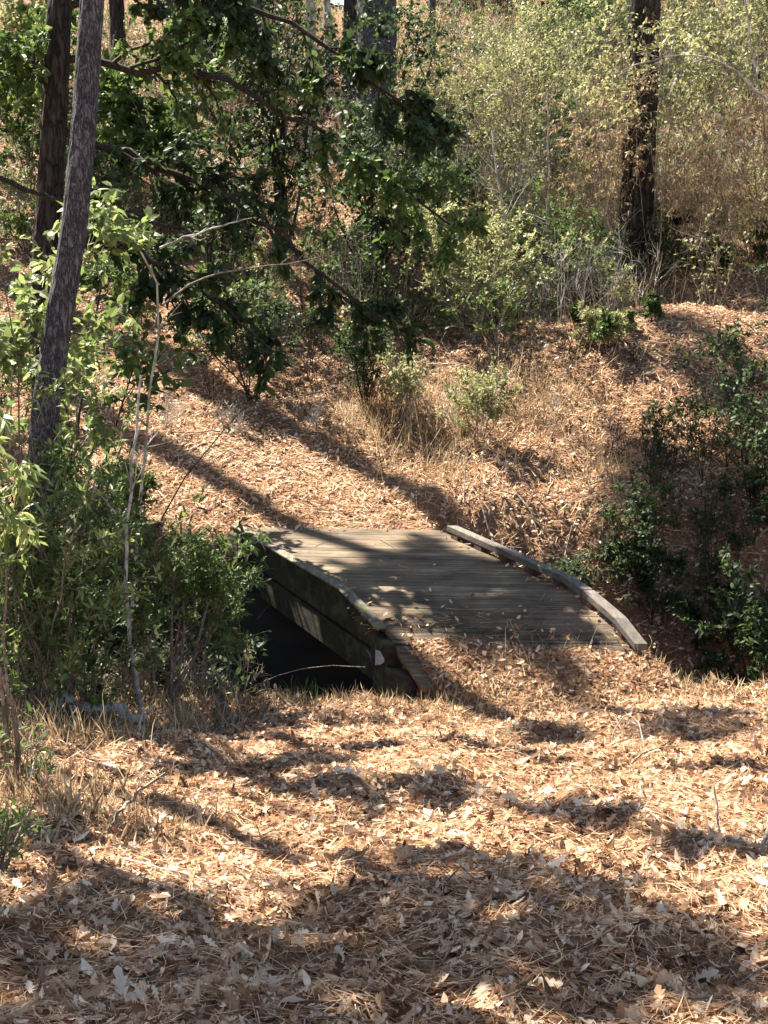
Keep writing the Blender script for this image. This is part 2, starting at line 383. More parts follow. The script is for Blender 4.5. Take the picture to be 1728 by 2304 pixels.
def straw(n, d0, d1, power, L0, L1, w, lift=.03):
    x, y = wedge(n, d0, d1, power); k = ~((on_deck(x, y) & (rng.random(n) > dkeep(x, y))) | (in_void(x, y) & ~on_deck(x, y))); x, y = x[k], y[k]; n = len(x)
    N = gradn(x, y); z = np.where(on_deck(x, y), deckz(y) + .012, terrain(x, y))
    a = wob(x, y, 1.5, 3.5, 8) + rng.normal(0, .9, n)
    D = np.stack([np.cos(a), np.sin(a), rng.normal(.0, .12, n)], -1); D = norm(D - (D * N).sum(1)[:, None] * N * .8)
    S = L0 + (L1 - L0) * rng.random(n)
    P = np.stack([x, y, z + .004 + rng.random(n) * lift], -1) - D * S[:, None] * .5
    V, F, m = leaves(P, D, norm(N + rng.normal(0, .5, (n, 3))), S, T_BLADE, width=w * (.6 + .8 * rng.random(n)) * np.maximum(1, y / 14), curl=rng.normal(-.05, .15, n))
    return V, F, np.repeat(rng.random(n), m)
A = Acc()
A.add(*straw(95000, 3.6, 15, 1.0, .06, .18, .0032))
A.add(*straw(110000, 15, 46, 1.1, .12, .3, .006))
st = A.build('pine_straw', M_STRAW); tag(st, 'fallen orange pine needles scattered over the ground', 'pine straw', kind='stuff')

# ------------------------------------------------------------------ bridge
def box_strip(pts_top, pts_side, th):
    pass
class B:
    def __init__(s): s.a = Acc()
    def hexa(s, c, r=.5):
        """8 corners: bottom 4 (ccw) then top 4"""
        c = np.array(c, float)
        f = [(0, 3, 2, 1), (4, 5, 6, 7), (0, 1, 5, 4), (1, 2, 6, 5), (2, 3, 7, 6), (3, 0, 4, 7)]
        s.a.add(c, [np.array(f)], np.full(8, r)); return s
    def build(s, name, mat, parent, bevel=.006):
        o = s.a.build(name, mat, parent)
        if bevel:
            m = o.modifiers.new('bevel', 'BEVEL'); m.width = bevel; m.segments = 2; m.limit_method = 'ANGLE'
        return o
bridge = empty('footbridge', (0.4, 15.3, -4.2))
tag(bridge, 'weathered wooden footbridge with plank deck crossing the leafy ravine', 'bridge')
b = B(); y = 17.16; bw = .138
TH = .045
while y > 13.1:
    y1 = y - bw + .0025
    if y > 15.2 and y-bw < 15.2: pass
    dl, dr = rng.normal(0, .008, 2); zz = rng.normal(0, .0012)
    za, zb = deckz(y) + zz, deckz(y1) + zz
    sk = -.07                                             # boards run a touch nearer on the right
    xa, xb = xL(y) - .0 + dl, xL(y) + BW + dr
    c = []
    for dz_ in (-TH, 0):
        c += [(xL(y1) + dl, y1 + .11, deckz(y1 + .11) + zz + dz_), (xL(y1) + BW + dr, y1 - .11, deckz(y1 - .11) + zz + dz_),
              (xL(y) + BW + dr, y - .11, deckz(y - .11) + zz + dz_), (xL(y) + dl, y + .11, deckz(y + .11) + zz + dz_)]
    b.hexa(c, rng.random()); y -= bw
b.build('deck', M_DECK, bridge, .005)
def long_beam(y0, y1, s_in, s_out, ztop, zbot, n=14, r=.5, a=None, zt=None):
    """beam following the bridge edge, between lateral offsets (metres from the left edge)"""
    b = a or B(); ys = np.linspace(y0, y1, n + 1)
    V = []; 
    for yy in ys:
        t_ = zt(yy) + ztop if zt else ztop; o_ = zt(yy) + zbot if zt else zbot
        V += [(xL(yy) + s_in, yy, o_), (xL(yy) + s_out, yy, o_), (xL(yy) + s_out, yy, t_), (xL(yy) + s_in, yy, t_)]
    i = np.arange(n)[:, None] * 4
    F = np.concatenate([np.concatenate([i + k, i + (k + 1) % 4, i + 4 + (k + 1) % 4, i + 4 + k], 1) for k in range(4)])
    F = np.concatenate([F, [[3, 2, 1, 0], [4 * n, 4 * n + 1, 4 * n + 2, 4 * n + 3]]])
    b.a.add(np.array(V), [F], np.full(len(V), r)); return b
# left edge board on the deck, low and mossy
long_beam(17.27, 13.80, -.045, .075, .024, .002, zt=deckz).build('edge_board', M_EDGE, bridge, .006)
# left side: fascia just under the deck and two long girder planks with a slot between
gt = lambda yy: np.minimum(deckz(yy), -4.12)
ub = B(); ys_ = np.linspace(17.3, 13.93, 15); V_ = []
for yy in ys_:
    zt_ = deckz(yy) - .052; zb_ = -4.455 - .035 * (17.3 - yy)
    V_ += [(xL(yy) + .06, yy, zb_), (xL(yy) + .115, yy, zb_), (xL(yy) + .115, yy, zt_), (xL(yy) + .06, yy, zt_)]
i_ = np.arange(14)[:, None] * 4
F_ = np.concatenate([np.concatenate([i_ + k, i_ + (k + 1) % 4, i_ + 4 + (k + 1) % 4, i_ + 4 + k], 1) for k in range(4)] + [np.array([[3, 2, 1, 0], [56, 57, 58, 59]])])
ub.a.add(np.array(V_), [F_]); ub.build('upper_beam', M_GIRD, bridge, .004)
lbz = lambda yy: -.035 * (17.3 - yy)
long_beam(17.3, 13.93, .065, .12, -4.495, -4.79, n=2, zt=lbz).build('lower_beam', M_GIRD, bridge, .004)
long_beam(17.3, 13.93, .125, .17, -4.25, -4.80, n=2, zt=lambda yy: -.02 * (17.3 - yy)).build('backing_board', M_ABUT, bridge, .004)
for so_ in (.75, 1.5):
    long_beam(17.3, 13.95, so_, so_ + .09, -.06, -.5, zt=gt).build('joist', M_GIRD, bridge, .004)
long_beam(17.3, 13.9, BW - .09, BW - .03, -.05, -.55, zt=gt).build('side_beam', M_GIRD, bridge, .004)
# cross blocks that raise the right curb, then the curb timbers
for yy in np.linspace(16.6, 13.75, 7):
    z0 = deckz(yy)
    c = []
    for dz_ in (.001, .062):
        c += [(xL(yy - .07) + BW - .13, yy - .07, deckz(yy - .07) + dz_), (xL(yy - .07) + BW - .03, yy - .07, deckz(yy - .07) + dz_),
              (xL(yy + .07) + BW - .03, yy + .07, deckz(yy + .07) + dz_), (xL(yy + .07) + BW - .13, yy + .07, deckz(yy + .07) + dz_)]
    B().hexa(c, rng.random()).build('block', M_BLK, bridge, .003)
for (a0, a1) in ((16.75, 14.30), (14.285, 13.48)):
    long_beam(a0, a1, BW - .135, BW - .015, .132, .064, n=8, r=rng.random(), zt=deckz).build('curb', M_CURB, bridge, .005)
# near abutment: a stack of rough dark timbers under the deck end
def rough_block(c, r=.5):
    c = np.array(c, float) + rng.normal(0, .018, (8, 3)); return c
ab = B()
yy = 13.93
def abut(y0, y1, s0, s1, z0, z1):
    c = []
    for zf in (z0, z1):
        c += [(xL(y1) + s0, y1, zf), (xL(y1) + s1, y1, zf), (xL(y0) + s1, y0, zf), (xL(y0) + s0, y0, zf)]
    return rough_block(c)
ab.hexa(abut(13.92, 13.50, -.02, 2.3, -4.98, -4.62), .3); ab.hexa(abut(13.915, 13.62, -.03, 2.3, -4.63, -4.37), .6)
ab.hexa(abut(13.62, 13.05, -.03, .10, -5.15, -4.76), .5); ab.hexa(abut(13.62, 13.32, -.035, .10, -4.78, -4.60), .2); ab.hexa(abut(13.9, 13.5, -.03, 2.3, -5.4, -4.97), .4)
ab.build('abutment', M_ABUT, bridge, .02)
fa = B(); fa.hexa(abut(17.2, 16.88, -.1, 2.45, -6.6, -4.17), .4); fa.build('far_abutment_shade', M_ABUT, bridge, .01)  # dark wall added at the far end, painted shade behind the gap
pc = B(); pc.hexa(abut(13.70, 13.66, -.065, -.04, -4.60, -4.49), .9); M_PCH = woodmat('pale_patch', (.2, .21, .21), (.32, .33, .33), (.45, .46, .46)); pc.build('metal_bracket', M_PCH, bridge, .004)

# ------------------------------------------------------------------ plants
def rand_unit(n): return norm(rng.normal(0, 1, (n, 3)))
def grow(P0, R0, nchild, tmin, tmax, ln, spread, K=5, up=.0, rmul=.55, jit=.12, tipr=.35, flatten=0.0):
    """children for each parent polyline. P0 (N,K0,3), R0 (N,K0)"""
    N, K0, _ = P0.shape; n = N * nchild
    par = np.repeat(np.arange(N), nchild); t = rng.uniform(tmin, tmax, n) * (K0 - 1)
    i = np.minimum(t.astype(int), K0 - 2); f = (t - i)[:, None]
    a = P0[par, i]; bb = P0[par, i + 1]; base = a * (1 - f) + bb * f
    tan = norm(bb - a); r0 = (R0[par, i] * (1 - f[:, 0]) + R0[par, i + 1] * f[:, 0]) * rmul
    lat = rand_unit(n); lat = norm(lat - (lat * tan).sum(1)[:, None] * tan); 
    if flatten: lat[:, 2] *= (1 - flatten); lat = norm(lat)
    D = norm(tan + lat * spread)
    L = ln * rng.uniform(.55, 1.25, n) * (1.1 - .35 * t / (K0 - 1))
    step = L / (K - 1); P = [base]; d = D
    for k in range(1, K):
        d = norm(d + rng.normal(0, jit, (n, 3)) + np.array([0, 0, up])); P.append(P[-1] + d * step[:, None])
    P = np.stack(P, 1); R = r0[:, None] * np.linspace(1, tipr, K)[None]
    return P, R
def stems(base, n, h, lean, K=9, r=.02, jit=.08, up=.05, dirv=None):
    a = rng.random(n) * 6.283; l = np.abs(rng.normal(0, lean, n))
    D = norm(np.stack([np.cos(a) * l, np.sin(a) * l, np.ones(n)], -1) + (0 if dirv is None else np.array(dirv)))
    L = h * rng.uniform(.7, 1.1, n); L[0] = h
    P = [np.tile(base, (n, 1)) + rng.normal(0, 1, (n, 3)) * np.array([.03, .03, 0]) * min(3, h)]; d = D
    P[0][:, 2] = terrain(P[0][:, 0], P[0][:, 1]) - .05
    for k in range(1, K):
        d = norm(d + rng.normal(0, jit, (n, 3)) + np.array([0, 0, up])); P.append(P[-1] + d * (L / (K - 1))[:, None])
    P = np.stack(P, 1); R = (r * rng.uniform(.7, 1.1, n))[:, None] * np.linspace(1, .3, K)[None]
    return P, R
def pts_on(P, n):
    N, K, _ = P.shape; i = rng.integers(0, N, n); t = rng.uniform(.15, 1, n) * (K - 1); k = np.minimum(t.astype(int), K - 2); f = (t - k)[:, None]
    a, bb = P[i, k], P[i, k + 1]; return a * (1 - f) + bb * f, norm(bb - a), i
LEAFK = dict(
    oval=(T_OVAL, .05, .09), long=(T_LONG, .07, .13), small=(T_DIA, .025, .05), big=(T_OVAL, .08, .14), dia=(T_DIA, .05, .09))
def foliage(P, n, kind, scale=1.0, rlo=0, rhi=1, droop=0.0):
    n = int(n)
    tm, s0, s1 = LEAFK[kind]; p, tan, i = pts_on(P, n)
    D = norm(tan * .6 + rand_unit(n) * .9 + np.array([0, 0, -droop])); Nn = norm(rand_unit(n) * .8 + np.array([0, 0, 1.0]))
    S = s1 * scale * (.35 + .75 * rng.random(n) ** .8)
    V, F, m = leaves(p + rand_unit(n) * .01, D, Nn, S, tm, curl=rng.normal(-.12, .15, n), cup=rng.normal(.15, .2, n))
    tw = rng.random(len(P)); r = np.clip(rlo + (rhi - rlo) * (.6 * rng.random(n) + .4 * tw[i]), 0, 1)
    return V, F, np.repeat(r, m)
def shrub(name, label, cat, base, h, mat, kind='oval', nl=2500, ns=6, lean=.35, bark=M_TWIG, r=.018, nb=7, nt=5, bl=.42, scale=1.0, group=None,
          up=.05, dirv=None, droop=0., tmin=.25, spread=1.0, ups=.05):
    root = empty(name, base); tag(root, label, cat, group); nl = int(nl * (1.35 if mat is M_DARKG else 1.8))
    P, R = stems(base, ns, h, lean, r=r, up=ups, dirv=dirv); P1, R1 = grow(P, R, nb, tmin, 1, h * bl, spread, up=up)
    P2, R2 = grow(P1, R1, nt, .2, 1, h * bl * .4, .9, up=up * .5 - droop * .2)
    A = Acc(); A.add(*tubes(P, R, 6)); A.add(*tubes(P1, R1, 4)); A.add(*tubes(P2, np.maximum(R2, .0018), 3)); A.build('stems', bark, root, True)
    if nl:
        Lf = Acc(); Lf.add(*foliage(P2, int(nl * .85), kind, scale, droop=droop)); Lf.add(*foliage(P1, int(nl * .15), kind, scale, droop=droop)); Lf.build('foliage', mat, root)
    return root
def bare(name, label, cat, pts, r0, r1, bark, nb=0, bl=.3, group=None, nt=2, jit=.1, spread=.8, up=.02, tmin=.3):
    """a bare stem or stick through given 3D points, with side twigs"""
    pts = np.array(pts, float); K = 13; s = np.r_[0, np.cumsum(np.linalg.norm(np.diff(pts, axis=0), axis=1))]
    q = np.linspace(0, s[-1], K); P = np.stack([np.interp(q, s, pts[:, i]) for i in range(3)], -1)
    P[1:-1] = .25 * P[:-2] + .5 * P[1:-1] + .25 * P[2:]; P[1:-1] += rng.normal(0, r0 * .5, (K - 2, 3))
    P = P[None]; R = np.linspace(r0, r1, K)[None]
    A = Acc(); A.add(*tubes(P, R, 7))
    if nb:
        P1, R1 = grow(P, R, nb, tmin, 1, bl, spread, up=up, rmul=.6, jit=jit); A.add(*tubes(P1, np.maximum(R1, .0022), 5))
        if nt: P2, R2 = grow(P1, R1, nt, .2, 1, bl * .45, .8, up=up, rmul=.6, jit=jit); A.add(*tubes(P2, np.maximum(R2, .0016), 4))
    o = A.build(name, bark, None, True, tuple(P[0, 0])); tag(o, label, cat, group); return o
def grass(label, base, h, n, spread, mat=M_DRY, w=.006, group='grass tufts', name='grass_tuft', lean=.5):
    p = np.tile(base, (n, 1)) + np.stack([rng.normal(0, spread, n), rng.normal(0, spread, n), np.zeros(n)], -1)
    p[:, 2] = terrain(p[:, 0], p[:, 1]) - .01
    D = norm(np.stack([rng.normal(0, lean, n), rng.normal(0, lean, n), np.ones(n)], -1)); S = h * rng.uniform(.4, 1.1, n)
    V, F, m = leaves(p, D, rand_unit(n), S, T_BLADE, width=w * rng.uniform(.6, 1.3, n), curl=rng.normal(0, .35, n))
    o = mesh(name, V, F, mat, None, np.repeat(rng.random(n), m), loc=tuple(base)); tag(o, label, 'grass tuft', group); return o

# ---- trees
def trunk_mesh(pts, rad, ns=28, rough=.05):
    pts = np.array(pts, float); rad = np.array(rad, float); s = np.r_[0, np.cumsum(np.linalg.norm(np.diff(pts, axis=0), axis=1))]
    K = max(30, int(s[-1] / .09)); q = np.linspace(0, s[-1], K)
    P = np.stack([np.interp(q, s, pts[:, i]) for i in range(3)], -1); R = np.interp(q, s, rad)
    for _ in range(6): P[1:-1] = .25 * P[:-2] + .5 * P[1:-1] + .25 * P[2:]
    V, F = tubes(P[None], R[None], ns)
    V = V.reshape(K, ns, 3); c = P[:, None, :]; d = V - c
    n1 = rng.normal(0, 1, (K, ns)); n1 = .5 * n1 + .5 * np.roll(n1, 1, 0)
    V = c + d * (1 + rough * n1[..., None] * .7); return V.reshape(-1, 3), F, P, R
def crown(P, R, tmin, nb, bl, nt, leafn, up=-.02, kind='dia', scale=2.2, spread=1.6):
    K = len(P); P1, R1 = grow(P[None], R[None], nb, tmin, .99, bl, spread, K=6, up=up, rmul=.35)
    P2, R2 = grow(P1, R1, nt, .25, 1, bl * .38, .9, K=4, up=.02)
    tb = Acc(); tb.add(*tubes(P1, R1, 6)); tb.add(*tubes(P2, np.maximum(R2, .006), 3))
    f = Acc(); f.add(*foliage(P2, leafn, kind, scale)); return tb, f
def tree(name, label, cat, pts, rad, bark=M_BARK, leafmat_=M_PINE, tmin=.62, nb=16, bl=2.2, nt=7, leafn=3500, group='trees on the slope', scale=2.2, kind='dia', rough=.05, spread=1.6, up=-.02, stubs=0):
    base = np.array(pts[0]); root = empty(name, base); tag(root, label, cat, group)
    V, F, P, R = trunk_mesh(pts, rad, rough=rough)
    mesh('trunk', V, [F], bark, root, smooth=False)
    if nb:
        tb, f = crown(P, R, tmin, nb, bl, nt, leafn, kind=kind, scale=scale, spread=spread, up=up)
        tb.build('limbs', bark, root, True); f.build('crown', leafmat_, root)
    if stubs:
        P1, R1 = grow(P[None], R[None], stubs, .12, .5, .5, 2.2, K=5, up=-.02, rmul=.12); [mesh('dead_limb', *[(v, [f]) for v, f in [tubes(P1[i:i+1], np.maximum(R1[i:i+1], .004), 5)]][0], bark, root, smooth=True) for i in range(stubs)]
    return root
def upto(p, q, ztop):      # extend the line p->q up to height ztop
    p, q = np.array(p), np.array(q); t = (ztop - q[2]) / (q[2] - p[2]); return q + (q - p) * t
def leafy_limb(root, pts, r0, nl, mat=M_DARKG, kind='big', scale=1.0, bl=.8):
    pts = np.array([at(*p) for p in pts]); K = 15; q = np.linspace(0, 1, K); t_ = np.linspace(0, 1, len(pts))
    P = np.stack([np.interp(q, t_, pts[:, i]) for i in range(3)], -1)
    for _ in range(2): P[1:-1] = .25 * P[:-2] + .5 * P[1:-1] + .25 * P[2:]
    P[1:-1] += rng.normal(0, .03, (K - 2, 3)); P = P[None]; R = np.linspace(r0, r0 * .25, K)[None]
    P1, R1 = grow(P, R, 20, .12, 1, bl, 1.0, K=6, up=-.06, flatten=.3); P2, R2 = grow(P1, R1, 6, .15, 1, bl * .42, .9, K=4, up=-.03)
    A = Acc(); A.add(*tubes(P, R, 7)); A.add(*tubes(P1, np.maximum(R1, .003), 4)); A.add(*tubes(P2, np.maximum(R2, .002), 3)); lb = A.build('leafy_limb', M_TWIGD, root, True)
    f = Acc(); f.add(*foliage(P2, nl, kind, scale, droop=.4)); f.add(*foliage(P1, nl // 5, kind, scale, droop=.4)); o = f.build('foliage', mat); o.parent = lb; o.location = (0, 0, 0)
# leaning pine at the left
L = [at(30, 705, 13.7), at(38, 560, 13.6), at(44, 416, 13.5), at(58, 324, 13.4), at(74, 231, 13.3), at(83, 139, 13.2), at(92, 0, 13.1)]
L[0] = on(L[0][0], L[0][1], -.1); L.append(upto(L[-2], L[-1], 7.5))
tree('pine_tree', 'slender grey pine trunk leaning right in front of the darker trunk', 'tree', L, [.16, .14, .125, .12, .115, .11, .105, .04], M_BARK, nb=12, tmin=.82, bl=1.6, leafn=2500, stubs=0)
q0 = on(-3.95, 17.9, -.1)
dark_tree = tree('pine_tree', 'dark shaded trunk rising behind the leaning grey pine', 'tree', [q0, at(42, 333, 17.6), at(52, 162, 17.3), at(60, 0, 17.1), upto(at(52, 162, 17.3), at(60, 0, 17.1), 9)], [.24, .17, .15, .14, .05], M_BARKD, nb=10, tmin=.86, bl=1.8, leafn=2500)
leafy_limb(dark_tree, [(54, 130, 17.3), (170, 165, 17.0), (290, 240, 16.8), (400, 335, 16.6)], .05, 2600, scale=.85)
leafy_limb(dark_tree, [(56, 60, 17.2), (190, 70, 17.2), (320, 125, 17.2), (450, 225, 17.2)], .05, 2600, M_GREEN, scale=.85)
leafy_limb(dark_tree, [(50, 205, 17.4), (130, 240, 17.0), (215, 300, 16.6), (290, 365, 16.4)], .04, 1500, bl=.6)
leafy_limb(dark_tree, [(58, 10, 17.1), (180, -20, 17.3), (300, 25, 17.4), (410, 110, 17.4)], .05, 2600)
leafy_limb(dark_tree, [(56, 90, 17.2), (30, 60, 17.0), (0, 60, 16.8), (-40, 90, 16.6)], .03, 900, M_GREEN, bl=.6)
def pine(label, px, row, w, lean=0., ztop=12, bark=M_BARK, **k):
    b0 = hit(px, row); d = b0[1] * CP - b0[2] * SP; r = w / 2 / FPX * d
    top = np.array([b0[0] + lean * (ztop - b0[2]), b0[1], ztop]); mid = .5 * (b0 + top) + np.array([rng.normal(0, .12), 0, 0])
    return tree('pine_tree', label, 'tree', [b0 - np.array([0, 0, .15]), b0 + np.array([0, 0, .35]), mid, top], [r * 1.35, r * 1.05, r * .85, r * .25], bark, **k)
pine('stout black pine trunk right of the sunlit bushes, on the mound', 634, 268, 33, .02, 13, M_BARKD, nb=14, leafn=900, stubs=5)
pine('thick grey barked trunk at the top, behind the dark holly', 376, 172, 40, .02, 14, M_BARK, nb=12, leafn=500)
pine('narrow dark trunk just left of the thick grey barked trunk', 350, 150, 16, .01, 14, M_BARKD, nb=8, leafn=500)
pine('pale sunlit trunk seen through the dark holly leaves', 312, 140, 10, .0, 13, M_PALE, nb=6, leafn=500)
pine('short stretch of pale trunk beside the bright gap at the top', 330, 110, 7, -.01, 13, M_PALE, nb=6, leafn=500)
pine('brown trunk behind the broad green leaves at upper left', 256, 118, 16, .0, 14, M_BARK, nb=8, leafn=500)
pine('dark trunk at top left, between the leaning pine and the left edge', 120, 90, 15, .01, 14, M_BARKD, nb=8, leafn=500)
pine('slim grey trunk at the top middle, right of the thick trunk', 432, 70, 7, -.01, 14, M_BARK, nb=6, leafn=500)
pine('distant dark trunk directly above the stout black pine', 642, 45, 18, .0, 15, M_BARKD, nb=8, leafn=500)
pine('distant grey trunk among the tan brush at top right of centre', 560, 58, 11, .01, 15, M_BARK, nb=6, leafn=500)
pine('faint grey trunk at the top right corner behind the bushes', 735, 60, 10, -.01, 15, M_BARK, nb=6, leafn=500)

# ---- trees standing beyond the left edge, whose crowns shade the ground
def shade_tree(label, px, row, t, crown_r, leafn, xoff=0, ztop_add=.9, nb=16, rad=.17, kind='dia', scale=2.4):
    g0 = hit(px, row) if np.isscalar(px) else np.array(px)
    while (g0 + SUN * t)[0] / (g0 + SUN * t)[1] > -.31 - .9 * crown_r / (g0 + SUN * t)[1]: t += .5
    c = g0 + SUN * t; base = on(c[0] + xoff, c[1], -.2)
    top = np.array([c[0], c[1], c[2] + ztop_add]); K = [base, .5 * (base + top) + np.array([.15, 0, 0]), top]
    hgt = top[2] - base[2]; tm = max(.3, (c[2] - crown_r - base[2]) / hgt)
    return tree('shade_tree', label, 'tree', K, [rad, rad * .8, rad * .3], M_BARK, M_PINE, tmin=tm, nb=nb, bl=crown_r, nt=8, leafn=leafn, group='trees beside the trail', scale=scale, kind=kind)
shade_tree('pine to the left of the view, shading the bottom of the picture', 400, 1000, 15, 1.9, 2600)
shade_tree('pine to the left of the view, its shade on the bottom left corner', 120, 985, 14, 1.8, 2300)
shade_tree('pine to the left of the view, its shade on the bottom right corner', 680, 965, 17, 1.9, 2500)
shade_tree('pine to the left of the view, shading the middle of the deck', (.35, 15.55, -4.1), 0, 22, 1.0, 3200, nb=16, ztop_add=.5)
shade_tree('pine to the left of the view, shading the near end of the deck', (1.15, 14.35, -4.2), 0, 26, .9, 3000, nb=16, ztop_add=.4)
shade_tree('pine to the left of the view, shading the right end of the ravine', 760, 610, 34, 1.3, 8000, nb=22, ztop_add=.6)
shade_tree('pine to the left of the view, shading the dry slope at the right edge', 775, 430, 36, 1.0, 5000, ztop_add=.5)
for (lb, px, row, t, cr, nl) in (('small pine left of the view, dappling the litter at the right edge', 735, 850, 12, .42, 1300), ('small pine left of the view, dappling the litter right of centre', 600, 812, 13, .38, 1200),
        ('small pine left of the view, dappling the litter below the ramp', 560, 738, 14, .38, 1200), ('small pine left of the view, dappling the litter above the bent stick', 300, 790, 11, .38, 1000),
        ('small pine left of the view, dappling the middle of the foreground', 450, 858, 11, .35, 900), ('small pine left of the view, dappling the litter at the left edge', 60, 845, 11, .4, 1000),
        ('small pine left of the view, dappling the path beyond the bridge', 700, 745, 15, .4, 1300)):
    shade_tree(lb, px, row, t, cr, nl, nb=9, rad=.06, ztop_add=.25, scale=1.6)
def shadow_trunk(label, px, row, k, h, r, **kw):
    g0 = hit(px, row); s2 = SUN[:2] / np.linalg.norm(SUN[:2])
    while (g0[0] + s2[0] * k) / (g0[1] + s2[1] * k) > -.32: k += .5
    h = h + k * math.tan(SUN_EL); b0 = on(g0[0] + s2[0] * k, g0[1] + s2[1] * k, -.15)
    top = b0 + np.array([.3, 0, h])
    return tree('shade_tree', label, 'tree', [b0, .5 * (b0 + top) + np.array([.12, 0, 0]), top], [r * 1.2, r, r * .5], M_BARK, M_PINE, tmin=.93, nb=8, bl=1.0, leafn=700, group='trees beside the trail')
shadow_trunk('tall pine left of the view, its trunk shadow crossing the sunny path', 290, 438, 8, 4.2, .30)
shadow_trunk('pine left of the view, its trunk shadow starting left of the bent stick', 230, 772, 4, 3.0, .17)
shadow_trunk('pine left of the view, its thin shadow low across the foreground litter', 430, 822, 5, 2.5, .14)
shadow_trunk('pine left of the view, its shadow nearest the front of the ramp', 470, 722, 5, 1.5, .15)
shadow_trunk('pine left of the view, its shadow draped over the mound at right', 640, 318, 13, 3, .28)

# ---- shrubs
G = 'evergreen shrubs on the bank'
shrub('evergreen_shrub', 'bushy green shrub overhanging the left end of the bridge', 'shrub', on(-2.02, 12.95), 1.6, M_GREEN, 'long', 1900, 8, .36, group=G, dirv=(.3, .1, 0), scale=.8, tmin=.5)
shrub('evergreen_shrub', 'dense green shrub behind the pale sapling, left of the bridge', 'shrub', on(-2.85, 12.9), 2.1, M_GREEN, 'long', 2300, 8, .35, group=G, scale=.8, tmin=.35)
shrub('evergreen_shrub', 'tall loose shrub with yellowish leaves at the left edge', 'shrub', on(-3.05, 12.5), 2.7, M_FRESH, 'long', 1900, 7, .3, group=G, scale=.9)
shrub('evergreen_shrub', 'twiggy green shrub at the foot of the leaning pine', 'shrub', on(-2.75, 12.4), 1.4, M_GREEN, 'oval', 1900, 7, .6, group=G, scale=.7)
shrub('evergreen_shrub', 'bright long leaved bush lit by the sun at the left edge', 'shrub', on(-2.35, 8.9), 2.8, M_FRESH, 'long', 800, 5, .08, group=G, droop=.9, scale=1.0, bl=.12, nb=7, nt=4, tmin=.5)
shrub('evergreen_shrub', 'low dusky shrub at the lower left edge of the picture', 'shrub', on(-1.85, 6.55), .42, M_GREEN, 'long', 330, 9, .7, group=G, scale=.55)
shrub('tall_sapling', 'tall leafy sapling at the left edge, its leaves crossing the dark trunk', 'sapling', on(-3.95, 15.0), 6.0, M_FRESH, 'big', 1000, 3, .04, group=None, r=.03, bl=.15, tmin=.78, nb=12, droop=.4)
shrub('tall_sapling', 'dark leaved sapling in front of the shaded trunk behind the leaning pine', 'sapling', on(-3.8, 16.2), 6.2, M_GREEN, 'big', 1200, 4, .04, group=None, r=.03, bl=.15, tmin=.8, nb=12, droop=.4, bark=M_TWIGD)
G = 'hillside bushes'
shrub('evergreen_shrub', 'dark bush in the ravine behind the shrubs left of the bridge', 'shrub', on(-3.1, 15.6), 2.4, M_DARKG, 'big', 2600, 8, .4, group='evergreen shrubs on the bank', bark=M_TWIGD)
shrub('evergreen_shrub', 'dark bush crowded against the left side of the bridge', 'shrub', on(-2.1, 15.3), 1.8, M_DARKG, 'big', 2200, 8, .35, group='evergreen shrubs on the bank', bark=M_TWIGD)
shrub('evergreen_shrub', 'leafy green shrub at the far left corner of the bridge', 'shrub', on(-2.95, 17.4), .7, M_GREEN, 'oval', 600, 7, .5, group='evergreen shrubs on the bank')
def hb(label, px, row, h, mat, kind, nl, ns=6, **k):
    k.setdefault('group', G); return shrub(k.pop('name', 'hillside_bush'), label, 'bush', hit(px, row), h, mat, kind, nl, ns, **k)
hb('tall dark holly in the centre, in front of the pale trunks', 285, 252, 4.3, M_DARKG, 'big', 2200, 9, lean=.38, droop=.5, bark=M_TWIGD, r=.04, bl=.3, scale=1.1, nb=11, nt=6)
hb('dark holly with drooping limbs right of the tall central one', 385, 305, 3.0, M_DARKG, 'big', 2000, 7, lean=.4, bark=M_TWIGD, r=.03, bl=.36, nb=9, nt=6)
hb('dark leaned holly in shade below the broad green leaves', 215, 300, 2.4, M_DARKG, 'big', 1200, 6, lean=.4, bark=M_TWIGD, r=.03, bl=.38, nb=8)
hb('broad leaved green bush right of the leaning pine trunk', 165, 215, 3.2, M_GREEN, 'big', 3200, 6, lean=.35, scale=1.5, bl=.36)
hb('broad leaved bush left of the leaning pine near the top', 30, 190, 3.2, M_GREEN, 'big', 2600, 6, lean=.35, scale=1.3)
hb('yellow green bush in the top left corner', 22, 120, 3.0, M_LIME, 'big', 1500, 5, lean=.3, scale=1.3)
hb('dark twiggy bush on the shaded slope above the path', 250, 400, 1.7, M_DARKG, 'oval', 1800, 7, lean=.5, bark=M_TWIGD, r=.014)
hb('brown twiggy bush above the trunk shadow on the path', 365, 408, 1.2, M_DARKG, 'small', 1500, 8, lean=.6, bark=M_TWIGD, r=.01, scale=1.6)
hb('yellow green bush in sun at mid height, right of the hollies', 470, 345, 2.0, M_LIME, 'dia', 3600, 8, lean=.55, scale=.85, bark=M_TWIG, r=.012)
hb('leafy green bush in sun left of the stout black pine', 555, 318, 1.9, M_GREEN, 'dia', 3200, 8, lean=.5, scale=.9, r=.012)
hb('grey green bush between the sunlit bush and the holly', 430, 300, 2.3, M_GREEN, 'oval', 3000, 7, lean=.45, scale=.9, r=.014)
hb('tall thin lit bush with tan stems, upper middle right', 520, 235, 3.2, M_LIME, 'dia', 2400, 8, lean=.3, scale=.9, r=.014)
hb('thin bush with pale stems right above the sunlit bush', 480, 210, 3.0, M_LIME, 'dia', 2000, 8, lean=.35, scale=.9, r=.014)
hb('loose yellow green bush on the upper slope at centre right', 545, 150, 3.0, M_LIME, 'dia', 2600, 8, lean=.4, scale=1.1, r=.016)
